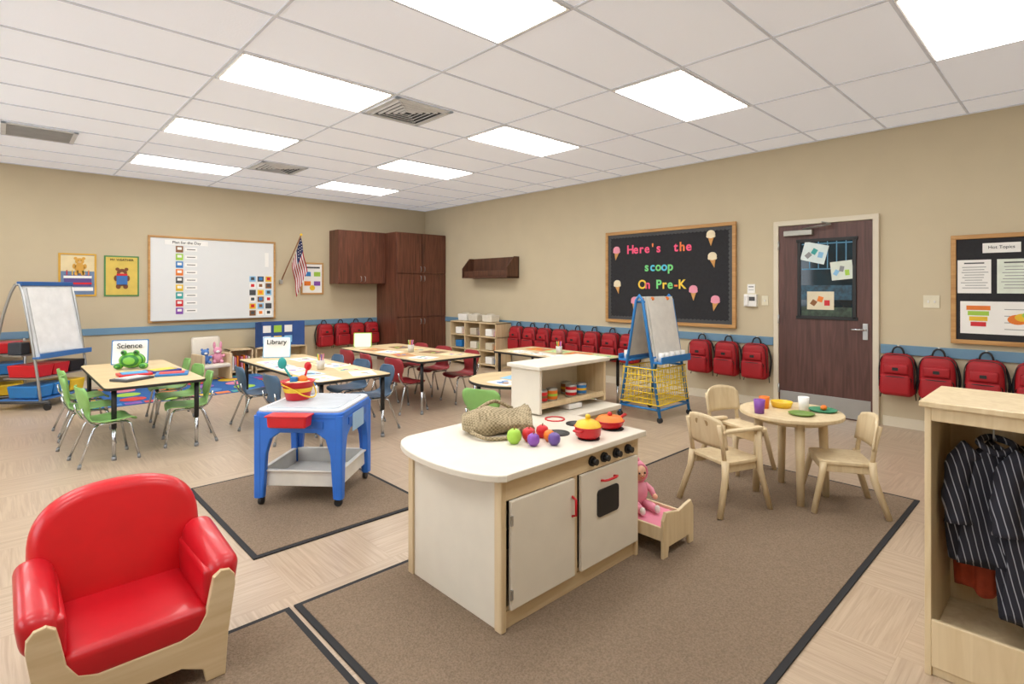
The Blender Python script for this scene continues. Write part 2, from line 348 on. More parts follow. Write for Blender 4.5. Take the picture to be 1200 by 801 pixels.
# ---------- school chairs / tables
def shell_chair(name,pm,K=1.0):
    b=B()
    st=[(.175,.305,.13),(.165,.325,.16),(.12,.332,.172),(.04,.325,.176),(-.05,.322,.172),(-.12,.335,.16),(-.155,.37,.135),(-.17,.42,.12),(-.18,.47,.15),(-.192,.53,.172),(-.203,.59,.165),(-.208,.62,.125)]
    P=[]
    for i in range(len(st)-1):
        p0=st[max(i-1,0)];p1=st[i];p2=st[i+1];p3=st[min(i+2,len(st)-1)]
        for j in range(3):
            a=j/3;P.append([.5*((2*q1)+(q2-q0)*a+(2*q0-5*q1+4*q2-q3)*a*a+(3*q1-q0-3*q2+q3)*a**3) for q0,q1,q2,q3 in zip(p0,p1,p2,p3)])
    P.append(list(st[-1])); G=[]
    for y,z,w in P:
        row=[]
        back=min(1,max(0,(z-.34)/.08))
        for k in range(-5,6):
            u=k/5; row.append((u*w*K,y*K+back*.035*u*u,z*1.0+(1-back)*.012*u*u))
        G.append(row)
    b.sheet(G,.008,pm)
    for s_ in (-1,1):
        b.tube([(s_*.12,.11,.312),(s_*.135,.135,.29),(s_*.175,.19,.006)],.0095,chrome,n=10)
        b.tube([(s_*.12,-.08,.312),(s_*.135,-.11,.29),(s_*.175,-.215,.006)],.0095,chrome,n=10)
        b.tube([(s_*.12,.11,.312),(s_*.12,-.08,.312)],.0095,chrome)
        b.tube([(s_*.125,-.09,.31),(s_*.125,-.14,.34),(s_*.12,-.175,.40),(s_*.12,-.185,.46)],.009,chrome)
        b.cyl((s_*.174,.188,0),(s_*.172,.184,.03),.013,grey); b.cyl((s_*.174,-.214,0),(s_*.172,-.207,.03),.013,grey)
    b.tube([(-.12,.02,.31),(.12,.02,.31)],.009,chrome)
    return b.mesh(name)
gc=shell_chair('stacking_chair_green',green); rc=shell_chair('stacking_chair_red',redc); nc=shell_chair('stacking_chair_blue',navy)
def ch(me,x,y,fx,fy,j=0): put(me,'stacking_chair',(x,y,0),face(fx,fy)+j)
for x,y,f,j in ((.65,5.57,1,6),(.60,6.25,1,-5),(.62,6.85,1,4),(1.28,5.72,-1,-8),(1.34,6.3,-1,5),(1.36,6.9,-1,-4)): ch(gc,x,y,f,0,j)
for x,y,f,j in ((1.98,5.15,1,5),(1.95,5.9,1,-4),(2.74,4.95,-1,-6),(2.76,5.5,-1,4),(2.76,6.1,-1,-3)): ch(nc,x,y,f,0,j)
for x,y,f,j in ((3.42,5.42,1,6),(3.40,6.0,1,-5),(3.42,6.55,1,3),(4.22,5.4,-1,-5),(4.24,6.0,-1,5),(4.24,6.55,-1,0)): ch(rc,x,y,f,0,j)
ch(gc,2.91,3.33,.55,.2); ch(gc,3.75,3.15,-.5,.6)
def table(name,x1,x2,y1,y2,z=.6,topm=ltab,rnd=.06):
    b=B(); w=x2-x1;l=y2-y1
    b.prism(outl_rr(w,l,rnd),.022,M('#2a2826',.5),Matrix.Translation((0,0,z-.013)),.003); b.prism(outl_rr(w-.008,l-.008,rnd),.004,topm,Matrix.Translation((0,0,z-.001)))
    b.box((0,0,z-.036),(w-.3,l-.3,.02),black)
    for sx in (-1,1):
        for sy in (-1,1):
            x=sx*(w/2-.07);y=sy*(l/2-.07)
            b.cyl((x,y,.26),(x,y,z-.03),.019,black); b.cyl((x,y,.02),(x,y,.27),.0145,chrome); b.cyl((x,y,0),(x,y,.03),.018,grey)
    return b.done(name,((x1+x2)/2,(y1+y2)/2,0))
table('activity_table',.62,1.36,5.40,7.2); table('activity_table',1.98,2.72,4.52,6.62); table('activity_table',3.36,4.26,5.02,6.95); table('activity_table',4.65,5.40,3.75,5.3)
b=B(); b.prism(circ(.42,40),.022,M('#2a2826',.5),Matrix.Translation((0,0,.587)),.003); b.prism(circ(.415,40),.004,ltab,Matrix.Translation((0,0,.599)))
for a in (45,135,225,315):
    x=.33*math.cos(math.radians(a));y=.33*math.sin(math.radians(a)); b.cyl((x,y,.26),(x,y,.58),.019,black); b.cyl((x,y,0),(x,y,.27),.0145,chrome)
b.done('round_activity_table',(3.37,3.52,0))
def sheetp(name,x,y,w,h,m,rz=0,z=.6015,art=None):
    b=B(); b.box((0,0,.001),(w,h,.002),m)
    if art:
        for i in range(4): b.prism(circ(random.uniform(.012,.035),12),.001,random.choice(CC+[grey,brown]),Matrix.Translation((random.uniform(-w/3,w/3),random.uniform(-h/3,h/3),.0025)))
        for i in range(3): b.box((0,-h*.3+i*.03,.0024),(w*.7,.005,.001),grey)
    b.done(name,(x,y,z),rz)
for i in range(10):
    sheetp('worksheet',2.12+.42*(i%2)+random.uniform(-.03,.03),4.72+.34*(i//2)+random.uniform(-.03,.03),.22,.29,[paper,paper,M('#c5d8e6',.8),M('#ecd9b0',.8)][i%4],random.uniform(-20,20),art=True)
for i in range(8):
    sheetp('worksheet',3.58+.42*(i%2)+random.uniform(-.03,.03),5.3+.38*(i//2),.22,.29,[paper,M('#e6dcb4',.8),M('#c98e5a',.8),M('#8e6b4f',.8)][i%4],random.uniform(-20,20),art=True)
for i in range(8):
    sheetp('worksheet',4.83+.36*(i%2),3.95+.34*(i//2),.22,.29,[paper,M('#c9e3a0',.8),paper,orange][i%4],random.uniform(-15,15),art=True)
for i in range(3): sheetp('worksheet',3.14+.25*i,3.42+.1*i,.19,.25,[paper,skyb,paper][i],15*i,art=True)
for i,(x,y,m) in enumerate(((1.18,5.86,bluef),(.92,6.08,redp),(1.16,6.16,M('#3b3f8f',.5)),(.86,5.78,dgrey))):
    b=B(); b.box((0,0,.01),(.26,.2,.02),m,.004); b.box((0,0,.022),(.2,.14,.006),M(['#e04a4a','#4aa3e0','#e0d04a','#cccccc'][i],.5)); b.done('picture_book',(x,y,.6015),15*i-15)
def crayon_cup(x,y,z):
    b=B(); b.lathe([(0,0),(.035,0),(.04,.09),(.036,.09),(.03,.005),(0,.005)],(0,0,0),M('#d8d4cc',.4))
    for i in range(7):
        a=i*.9; b.cyl((.012*math.cos(a),.012*math.sin(a),.01),(.03*math.cos(a),.03*math.sin(a),.15),.005,CC[i],n=8)
    b.done('crayon_cup',(x,y,z))
crayon_cup(2.33,5.23,.605); crayon_cup(3.79,5.87,.605); crayon_cup(5.01,4.46,.605)
def sign(name,x,y,z,txt,rz,w=.33,h=.26,cm=bluef):
    b=B(); R=Matrix.Rotation(math.radians(-10),4,'X')
    b.prism(outl_rr(w,h,.01),.004,cm,Matrix.Translation((0,.0,h/2))@R@UP); b.prism(outl_rr(w-.02,h-.02,.01),.003,paper,Matrix.Translation((0,-.003,h/2))@R@UP)
    if txt: b.text(txt,.075,black,(0,-.017,h*.75),rot=(80,0,0),bold=.001)
    b.box((0,-.001,h*.52),(w*.8,.002,.008),redp,rot=(-.17,0,0)); 
    for i in range(4): b.box((-w*.3+i*w*.2,.01,h*.3),(w*.14,.016,.06),CC[i*2%8],.003)
    b.box((0,.03,.01),(w*.8,.1,.012),white); b.done(name,(x,y,z),rz)
sign('tabletop_sign',1.02,6.98,.601,'Science',-20); sign('tabletop_sign',2.36,6.48,.601,'Library',-30,.30,.24,skyb); sign('tabletop_sign',3.62,6.8,.601,'',-35,.24,.2,lgreen)
b=B(); st=M('#7cc24a',.4,kind='stripe',hex2='#2d7d33',scale=9)
b.sph((0,0,.085),(.115,.09,.08),st); b.sph((-.055,-.05,.165),.026,st);b.sph((.055,-.05,.165),.026,st);b.sph((-.055,-.072,.17),.010,black);b.sph((.055,-.072,.17),.010,black)
for s_ in (-1,1): b.sph((s_*.11,-.03,.03),(.04,.05,.03),st)
b.done('toy_frog',(.98,6.58,.602),-30)

# ---------- sensory table (45deg)
b=B(); W=.58; Hh=.61
bt=M('#2f74d8',.4)
b.prism(outl_rr(W,W,.05),.04,bt,Matrix.Translation((0,0,Hh-.03)),.008)
b.prism(outl_rr(W-.02,W-.02,.05),.02,M('#dfe4ea',.3),Matrix.Translation((0,0,Hh-.002)),.007)
b.prism(outl_rr(W-.10,W-.10,.04),.01,M('#cdd6e0',.25),Matrix.Translation((0,0,Hh+.009)),.003)
for a in range(4):
    R=Matrix.Rotation(math.radians(90*a),4,'Z')
    o=[(-W/2,.0),(-W/2+.06,0),(-W/2+.08,.28),(-W/2+.11,.38),(-W/2+.17,.42),(W/2-.17,.42),(W/2-.11,.38),(W/2-.08,.28),(W/2-.06,0),(W/2,0),(W/2,.53),(-W/2,.53)]
    b.prism([(x,z+.05) for x,z in o],.045,bt,R@Matrix.Translation((0,-W/2+.025,0))@UP,.008)
    b.box(R@Vector((0,-W/2+.0,.525)),(.34,.008,.05) if a%2==0 else (.008,.34,.05),M('#2866c4',.4),.003)
    p=R@Vector((-W/2+.035,-W/2+.035,0)); b.cyl((p.x,p.y,.025),(p.x,p.y,.07),.012,black); 
    q=R.to_3x3()@Vector((1,0,0)); b.cyl(Vector((p.x,p.y,.026))-q*.012,Vector((p.x,p.y,.026))+q*.012,.026,black)
tr=M('#e2dfd6',.4)
for s_ in (-1,1):
    b.box((s_*.255,0,.165),(.012,.48,.10),tr,.004); b.box((0,s_*.235,.165),(.48,.012,.10),tr,.004)
    b.box((s_*.26,0,.218),(.03,.50,.012),tr,.004); b.box((0,s_*.245,.218),(.52,.03,.012),tr,.004)
b.box((0,0,.12),(.48,.46,.012),tr)
b.box((-.02,-W/2-.065,.60),(.27,.11,.01),redp,.003); b.box((-.02,-W/2-.065,.565),(.25,.095,.075),redp,.012,fn=lambda c:(c.x*(1+.6*c.z),c.y*(1+.6*c.z),c.z))
b.prism(outl_rr(.22,.12,.01),.003,M('#9cc3e6',.4),Matrix.Translation((W/2+.004,.0,.50))@Matrix.Rotation(math.radians(90),4,'Z')@UP)
b.done('sensory_play_table',(1.60,3.66,.011),-47)
b=B(); b.lathe([(0,0),(.075,0),(.08,.01),(.105,.12),(.115,.125),(.112,.13),(.1,.128),(.07,.03),(0,.03)],(0,0,0),redp); b.lathe([(.092,.055),(.096,.07),(.1,.085)],(0,0,0),yellow)
b.sph((0,0,.11),(.09,.09,.02),M('#e5d3a0',.9)); b.tube([(.1,0,.11),(.12,.0,.04),(.11,-.05,.02),(.06,-.10,.04),(0,-.115,.08),(-.09,-.06,.11)],.005,yellow,sm=5)
b.sph((.03,0,.13),.035,orange); b.sph((-.03,.03,.13),.03,yellow); b.box((-.02,-.03,.14),(.05,.04,.04),bluef,.01)
b.tube([(-.03,.0,.12),(-.09,0,.22)],.008,teal); b.sph((-.105,0,.25),(.03,.012,.04),teal); b.tube([(.03,.04,.12),(.05,.05,.20)],.008,redp); b.sph((.055,.05,.22),(.025,.012,.03),redp)
b.done('toy_bucket',(1.52,3.78,.636),-35)
b=B(); b.box((0,0,.025),(.12,.08,.05),white,.01); b.sph((.02,0,.06),(.03,.02,.02),bluef);b.done('toy_car',(1.66,3.93,.636),-30)

# ---------- wooden chairs and round wooden table
def wood_chair(arms=False):
    b=B(); sh=.31
    b.prism(outl_rr(.31,.30,.05),.022,maple,Matrix.Translation((0,0,sh)),.005)
    for s_ in (-1,1):
        zf=.50 if arms else sh
        b.tube([(s_*.145,.125,zf),(s_*.155,.135,sh*.8),(s_*.185,.19,0)],lambda t:.021-.004*t,maple,n=10)
        b.tube([(s_*.145,-.14,.33),(s_*.155,-.15,.22),(s_*.185,-.22,0)],lambda t:.023-.005*t,maple,n=10)
        b.tube([(s_*.14,-.135,.28),(s_*.142,-.16,.44),(s_*.14,-.185,.55)],.014,maple,n=8)
        b.box((s_*.13,0,sh-.035),(.018,.26,.05),maple,.003)
        if arms:
            b.box((s_*.15,-.01,.51),(.045,.32,.022),maple,.008)
    b.box((0,.125,sh-.035),(.26,.018,.05),maple,.003)
    if arms: b.box((0,.15,.485),(.30,.11,.022),maple,.006); b.box((0,.15,.44),(.29,.018,.07),maple,.005)
    G=[]
    for i in range(9):
        z=.40+.2*i/8; row=[]
        for k in range(-8,9):
            u=k/8; w=.165-.03*(max(0,(i-5)/3))**2; row.append((u*w,-.155-.06*(z-.38)/.2*.5+.035*(u*u)-.02,z+ (-.02*u*u if i>6 else 0)))
        G.append(row)
    b.sheet(G,.014,maple)
    b.prism(outl_rr(.11,.035,.015),.004,M('#a88c62',.6),Matrix.Translation((0,-.196,.545))@Matrix.Rotation(math.radians(10),4,'X')@UP)
    return b.mesh('wooden_chair')
wc=wood_chair(); wa=wood_chair(True)
put(wa,'wooden_armchair',(3.44,1.62,.0115),face(.92,-.35)); put(wc,'wooden_chair',(3.94,1.10,.0115),face(-.5,.85)); put(wc,'wooden_chair',(4.24,1.90,.0115),face(-.35,-.9))
b=B(); b.prism(circ(.32,40),.026,maple,Matrix.Translation((0,0,.552)),.006)
for a in (35,125,215,305):
    c,s_=math.cos(math.radians(a)),math.sin(math.radians(a)); b.tube([(.2*c,.2*s_,.54),(.22*c,.22*s_,.0)],lambda t:.03-.008*t,maple,n=12)
b.lathe([(.2,.5),(.22,.5),(.22,.54),(.2,.54)],(0,0,0),maple); b.done('round_wooden_table',(3.92,1.39,.011))
zt=.577
def cup(name,x,y,m,r=.03,h=.07):
    b=B(); b.lathe([(0,0),(r*.8,0),(r,h),(r*.9,h),(r*.72,.006),(0,.006)],(0,0,0),m); b.done(name,(x,y,zt))
cup('toy_cup',3.86,1.54,orange,.035,.08); cup('toy_cup',3.96,1.32,white,.035,.095); 
b=B(); b.lathe([(0,0),(.06,0),(.072,.04),(.066,.04),(.055,.008),(0,.006)],(0,0,0),yellow); b.done('toy_bowl',(3.98,1.47,zt)); 
b=B(); b.lathe([(0,0),(.07,0),(.09,.012),(.085,.014),(.06,.005),(0,.005)],(0,0,0),M('#3f8f6a',.4)); b.sph((.02,0,.02),(.03,.02,.018),orange); b.done('toy_plate',(4.05,1.23,zt))
b=B(); b.lathe([(0,0),(.06,0),(.08,.012),(.075,.014),(.05,.005),(0,.005)],(0,0,0),M('#6f8f3f',.4)); b.done('toy_plate',(3.83,1.29,zt))
cup('toy_cup',3.68,1.50,purple,.036,.09)

# ---------- dress-up shelf
b=B(); X1,X2,Y1,Y2=2.46,2.87,-.62,.41
for y in (Y2-.01,Y1+.01): b.box(((X1+X2)/2,y,.49),(X2-X1,.02,.98),maple,.003)
b.box(((X1+X2)/2,(Y1+Y2)/2,.985),(X2-X1+.03,Y2-Y1+.03,.022),maple,.004)
b.box((X1+.009,(Y1+Y2)/2,.95),(.018,Y2-Y1-.04,.05),maple,.003)
b.box((X2-.006,(Y1+Y2)/2,.52),(.012,Y2-Y1-.04,.9),birch)
b.box(((X1+X2)/2,(Y1+Y2)/2,.13),(X2-X1-.02,Y2-Y1-.04,.016),maple,.002)
b.box((X1+.009,(Y1+Y2)/2,.12),(.018,Y2-Y1-.04,.17),maple,.003); b.box((X1+.02,(Y1+Y2)/2,.02),(.018,Y2-Y1-.04,.04),maple,.003)
b.cyl((2.67,Y1+.02,.90),(2.67,Y2-.02,.90),.011,maple)
b.done('dress_up_shelf')
def garment(name,x,y,z,w,h,m,rz,seed,sleeve=True):
    b=B()
    def loft(cx,cy,w0,w1,d0,d1,zt,zb,ph):
        t=bmesh.new(); rings=[];n=64;K=26
        for k in range(K+1):
            a=k/K; ww=w0+(w1-w0)*min(1,a*1.8)**.6; dd=d0+(d1-d0)*a; rr=[]
            for i in range(n):
                th=2*math.pi*i/n; rip=1+.15*min(1,a*2)*math.sin(th*6+ph+a*2.5)+.07*math.sin(th*11+ph*2-a*3)
                shoulder=-abs(math.cos(th))**1.5*.06*max(0,1-a*5)
                rr.append(t.verts.new((cx+ww/2*math.cos(th)*rip,cy+dd/2*math.sin(th)*rip,zt+(zb-zt)*a+shoulder+.015*math.sin(3*th+ph)*a)))
            rings.append(rr)
        for p,q in zip(rings,rings[1:]):
            for i in range(n): t.faces.new((p[i],p[(i+1)%n],q[(i+1)%n],q[i]))
        t.faces.new(rings[0][::-1]); t.faces.new(rings[-1])
        b.add(t,m,None,True)
    loft(0,0,w*.45,w,.06,.12,0,-h,seed)
    if sleeve:
        for s_ in (-1,1):
            b.tube([(s_*w*.24,0,-.035),(s_*w*.40,.0,-.08),(s_*w*.48,-.02,-.20),(s_*w*.46,-.035,-.30)],lambda t:.040+.004*math.sin(t*20),m,n=14,sm=4)
        b.tube([(-.05,-.03,-.0),(0,-.05,-.03),(.05,-.03,0),(0,.035,.01)],.012,m,closed=True,sm=4)
    b.tube([(0,0,0),(0,0,.05),(.015,0,.065),(.0,0,.085),(-.012,0,.075)],.003,steel,sm=3)
    b.done(name,(x,y,z),rz)
def pin():
    m=bpy.data.materials.new('pinstripe_fabric'); m.use_nodes=True; nt=m.node_tree;N=nt.nodes;L=nt.links;bb=N['Principled BSDF'];bb.inputs['Roughness'].default_value=.85
    tc=N.new('ShaderNodeTexCoord'); w=N.new('ShaderNodeTexWave'); w.bands_direction='X'; w.inputs['Scale'].default_value=15; w.inputs['Distortion'].default_value=1.2; w.inputs['Detail Scale'].default_value=.6
    mp=N.new('ShaderNodeMapping'); mp.inputs['Rotation'].default_value=(0,math.radians(12),0); L.new(tc.outputs['Object'],mp.inputs[0]); L.new(mp.outputs[0],w.inputs['Vector'])
    cr=N.new('ShaderNodeValToRGB'); cr.color_ramp.elements[0].color=lin('#20212d');cr.color_ramp.elements[0].position=.92;cr.color_ramp.elements[1].color=lin('#9a9ca6');cr.color_ramp.elements[1].position=.98
    L.new(w.outputs['Fac'],cr.inputs[0]); L.new(cr.outputs[0],bb.inputs['Base Color']); return m
pn=pin()
garment('pinstripe_jacket',2.64,.235,.845,.24,.44,pn,-70,1.0,True)
garment('pinstripe_jacket',2.60,.08,.845,.26,.60,pn,-80,2.2,True)
garment('orange_vest',2.77,.28,.75,.16,.50,M('#b5482a',.85,var=.1,scale=30),-70,3.1,False)
garment('striped_overalls',2.63,-.28,.845,.26,.55,pn,-95,4.0,True)

RB=-90
def backpack():
    b=B()
    tap=lambda c:(c.x*(1-.18*max(0,c.z/.21)**2),c.y*(1-.15*max(0,c.z/.21)),c.z)
    b.box((0,-.095,-.255),(.30,.15,.42),redb,.06,seg=5,fn=tap)
    b.box((0,-.185,-.345),(.25,.06,.20),redb,.028,seg=4); b.box((0,-.175,-.19),(.21,.04,.10),redb,.02,seg=3)
    b.tube([(-.125,-.175,-.31),(-.12,-.20,-.27),(0,-.217,-.262),(.12,-.20,-.27),(.125,-.175,-.31)],.0045,black,n=6,sm=4)
    b.tube([(-.145,-.13,-.38),(-.14,-.145,-.15),(-.10,-.14,-.07),(0,-.135,-.055),(.10,-.14,-.07),(.14,-.145,-.15),(.145,-.13,-.38)],.005,black,n=6,sm=4)
    b.tube([(-.05,-.05,-.05),(-.035,-.05,0),(0,-.04,.02),(.035,-.05,0),(.05,-.05,-.05)],.009,black,n=6,sm=4)
    for s_ in (-1,1):
        b.tube([(s_*.06,-.03,-.05),(s_*.12,-.02,-.10),(s_*.158,-.03,-.25),(s_*.14,-.035,-.43)],.011,black,n=6,sm=4)
        b.tube([(s_*.14,-.05,-.43),(s_*.15,-.06,-.5)],.005,black,n=6)
    b.prism(outl_rr(.05,.03,.005),.004,black,Matrix.Translation((0,-.197,-.19))@UP)
    b.cyl((0,-.002,.02),(0,-.045,.03),.008,steel)
    return b.mesh('backpack')
bpk=backpack()
for y in (6.78,6.45,6.12,5.79,5.46,5.13,4.80,4.47,3.40,3.05,2.71,1.31,.985,.635,.3): put(bpk,'backpack',(XW-.023,y,.80),RB+random.uniform(-4,4))
for x in (4.36,4.68,5.0,5.30): put(bpk,'backpack',(x,YW-.023,.80),random.uniform(-4,4))

def frame(b,w,h,t,m,d=.03):
    b.box((0,-d/2,h/2-t/2),(w,d,t),m,.004); b.box((0,-d/2,-h/2+t/2),(w,d,t),m,.004)
    b.box((-w/2+t/2,-d/2,0),(t,d,h-2*t),m,.004); b.box((w/2-t/2,-d/2,0),(t,d,h-2*t),m,.004)
b=B(); w,h=1.87,1.33; frame(b,w,h,.03,oak); b.box((0,-.008,0),(w-.06,.014,h-.06),M('#e4e6e6',.15,var=.005))
b.box((0,-.045,-h/2+.03),(w-.1,.05,.012),steel,.003)
b.box((-.42,-.017,.57),(.6,.004,.07),paper); b.text('Plan for the Day',.06,black,(-.42,-.021,.572))
for j in range(9):
    z=.47-.12*j
    b.box((-.52,-.017,z),(.10,.004,.10),[brown,lgreen,bluef,orange,dgrey,yellow,teal,redp,purple][j]); b.box((-.52,-.0185,z+.01),(.06,.004,.04),paper); b.box((-.36,-.017,z),(.17,.004,.055),paper); b.box((-.36,-.0185,z),(.12,.003,.012),dgrey)
for i in range(3):
    for j in range(6):
        b.box((.56+.13*i,-.017,.02-.115*j),(.10,.004,.09),[skyb,paper,dgrey,paper,yellow,brown][(i*2+j)%6]); b.box((.56+.13*i,-.0185,.025-.115*j),(.055,.003,.05),[dgrey,bluef,redp,brown,dgrey,orange][(i+j*2)%6])
b.box((.79,-.017,.35),(.06,.004,.24),paper)
b.done('whiteboard',(2.575,YW,1.545))
def bear(b,x,z,s,m,y=-.02):
    T=lambda dx,dz:Matrix.Translation((x+dx*s,y,z+dz*s))@UP
    for d in (-.45,.45): b.prism(circ(.2*s,16),.006,m,T(d,1.0))
    b.prism(circ(.5*s,20,.45*s),.008,m,T(0,.6)); b.prism(circ(.55*s,20,.7*s),.006,m,T(0,-.35)); b.prism(circ(.2*s,14,.15*s),.006,M('#d9b07a',.7),Matrix.Translation((x,y-.004,z+.5*s))@UP)
    for d in (-.6,.6): b.prism(circ(.2*s,14,.35*s),.006,m,T(d,-.1)); b.prism(circ(.25*s,14,.3*s),.006,m,T(d*.6,-1.1))
    for d in (-.17,.17): b.prism(circ(.05*s,10),.01,black,T(d,.7))
b=B(); b.box((0,-.006,0),(.42,.012,.60),M('#d9a83c',.6)); b.box((0,-.0135,0),(.37,.004,.55),M('#6d86a8',.6)); b.box((0,-.015,.16),(.37,.004,.22),M('#e6d5a8',.6))
bear(b,.02,.13,.1,M('#d9a548',.7),-.02)
b.box((0,-.019,-.08),(.3,.004,.16),M('#5a4a8a',.5)); b.box((0,-.021,-.03),(.31,.004,.035),white); b.box((0,-.021,-.12),(.31,.004,.025),redp); b.box((0,-.019,-.2),(.34,.004,.05),white)
for i in range(5): b.box((-.12+i*.06,-.021,.03),(.012,.004,.07),CC[i])
b.done('birthday_poster',(.813,YW,1.595))
b=B(); b.box((0,-.006,0),(.42,.012,.59),M('#4f8a50',.6)); b.box((0,-.0135,0),(.38,.004,.55),M('#dcc05a',.6)); bear(b,0,-.02,.12,M('#7c4a2a',.7),-.02); b.box((0,-.025,-.06),(.13,.006,.13),M('#3d74b8',.6)); b.box((0,-.028,.02),(.13,.006,.03),redp)
b.text('MY WEATHER',.045,black,(0,-.019,.235))
b.done('bear_poster',(1.32,YW,1.585))
b=B(); frame(b,.42,.58,.03,oak,.02); b.box((0,-.006,0),(.38,.01,.54),paper)
for i,m in enumerate((bluef,lgreen,orange,purple)): b.box((-.09+.18*(i%2),-.012,.08-.17*(i//2)),(.12,.004,.08),m)
b.box((0,-.012,.2),(.28,.004,.03),dgrey); b.prism(circ(.05),.004,yellow,Matrix.Translation((.0,-.012,-.17))@UP)
b.done('framed_poster',(4.17,YW,1.585))
# flag
b=B(); P0=Vector((3.60,YW-.03,1.52)); P1=Vector((3.80,YW-.42,2.33))
b.cyl(P0,P1,.010,brown); b.sph(P1,.022,yellow); b.box(P0,(.05,.05,.08),steel,.005)
red=M('#b01f2d',.7);wh=M('#efecec',.7);nb=M('#26305f',.7)
d=(P0-P1).normalized()
for i in range(13):
    t=bmesh.new(); n=24; a=[];c=[]
    for j in range(n+1):
        u=j/n
        def pt(v):
            top=P1+d*(.03+.52*v)
            fold=.045*math.sin(u*9+v*3)
            return (top.x+.24*u*(1-.2*v)*.7+fold*.6+v*.05,top.y+fold+.12*u,top.z-.60*u)
        a.append(t.verts.new(pt(i/13)));c.append(t.verts.new(pt((i+1)/13)))
    for j in range(n): t.faces.new((a[j],a[j+1],c[j+1],c[j]))
    b.mi(nb); b.add(t,red if i%2==0 else wh,None,True)
b.bm.faces.ensure_lookup_table()
base=len(b.bm.faces)-13*24
for i in range(7):
    for j in range(10): b.bm.faces[base+i*24+j].material_index=b.mi(nb)
for i in range(3):
    for j in range(4):
        v=(i*2+1)/13;u=(j*2+1.5)/24
        top=P1+d*(.03+.52*v);fold=.045*math.sin(u*9+v*3); b.sph((top.x+.24*u*(1-.2*v)*.7+fold*.6+v*.05,top.y+fold+.12*u-.004,top.z-.60*u),.009,wh,u=6,v=4)
b.done('american_flag')

# ---------- cabinets
b=B()
b.box((6.06,9.365,1.24),(1.155,.72,2.48),walnut,.003)
for i in range(2):
    for z0,z1 in ((.1,.84),(.86,1.68),(1.70,2.47)):
        x0=5.49+.575*i; b.box((x0+.285,8.995,(z0+z1)/2),(.56,.02,z1-z0),walnut,.003)
        hx=x0+(.53 if i==0 else .04); hz=z0+.08 if z0>1.6 else z1-.08
        b.tube([(hx,8.985,hz-.05),(hx,8.955,hz-.04),(hx,8.955,hz+.04),(hx,8.985,hz+.05)],.005,steel)
b.done('tall_storage_cabinet')
b=B(); b.box((4.985,9.555,1.985),(.97,.345,.99),walnut,.003)
for i in range(2):
    b.box((4.745+.482*i,9.373,1.985),(.475,.018,.97),walnut,.003); hx=4.745+.482*i+(.2 if i==0 else -.2)
    b.tube([(hx,9.365,1.53),(hx,9.335,1.54),(hx,9.335,1.62),(hx,9.365,1.63)],.005,steel)
b.done('upper_cabinet')
b=B()
sw=M('#66422f',.5,kind='wood',hex2='#4a2e20')
b.box((0,-.01,0),(1.25,.02,.38),sw,.003); b.box((0,-.15,-.17),(1.25,.28,.022),sw,.003); b.box((0,-.24,-.10),(1.22,.015,.10),sw,.003)
for s_ in (-1,1): b.prism([(-.29,-.18),(0,-.18),(0,.19),(-.12,.19),(-.29,.0)],.02,sw,Matrix.Translation((s_*.615,0,0))@Matrix.Rotation(math.radians(90),4,'Z')@Matrix.Rotation(math.radians(90),4,'X'),.003)
b.done('book_display_rack',(XW,7.47,1.775),RB)

# ---------- bulletin board
b=B(); w,h=1.97,1.32; frame(b,w,h,.045,oak,.035); b.box((0,-.008,0),(w-.06,.014,h-.06),blackm)
for s_ in (-1,1):
    n=34
    for i in range(n+1): b.prism(circ(.032,10),.006,dgrey,Matrix.Translation((-w/2+.06+(w-.12)*i/n,-.018,s_*(h/2-.065)))@UP)
    for i in range(1,22): b.prism(circ(.032,10),.006,dgrey,Matrix.Translation((s_*(w/2-.065),-.018,-h/2+.06+(h-.12)*i/22))@UP)
lc=[M('#ff5f8a',.6),M('#7fe08a',.6),M('#ffd84a',.6),M('#5fd0f0',.6),M('#ff8a4a',.6)]
def letters(txt,x0,x1,z,size,cols):
    n=len(txt);
    for i,c in enumerate(txt):
        if c!=' ': b.text(c,size,lc[cols[i%len(cols)]],(x0+(x1-x0)*(i+.5)/n,-.02,z),bold=.004)
letters("Here's",-.60,-.05,.385,.17,[0,0,0,0,4,0]); letters("the",.12,.40,.385,.17,[0,4,0])
letters("scoop",-.33,.13,.13,.17,[1,3,1,3,1]); letters("On Pre-K",-.40,.30,-.115,.17,[2,0,2,1,2,1,4,2])
def cone(x,z,m,r=0):
    T=Matrix.Translation((x,-.02,z))@Matrix.Rotation(math.radians(r),4,'Y')@UP
    b.prism([(-.044,.0),(.044,.0),(0,-.125)],.006,M('#d9a15c',.7),T); b.prism(circ(.058,18,.052),.01,m,Matrix.Translation((x,-.022,z+.025))@UP)
    b.prism(circ(.02,12),.012,m,Matrix.Translation((x-.04,-.022,z))@UP); b.prism(circ(.02,12),.012,m,Matrix.Translation((x+.04,-.022,z))@UP)
vn=M('#f4e6c4',.6);pk=M('#f2a0b5',.6)
for x,z,m,r in ((-.79,.37,pk,10),(.68,.22,vn,-12),(.42,-.2,pk,0),(-.78,-.12,vn,-10),(-.48,-.36,pk,8),(.02,-.38,vn,0),(.72,-.33,pk,12),(.66,.50,vn,0)): cone(x,z,m,r)
b.done('bulletin_board',(XW-.021,3.957,1.57),RB)

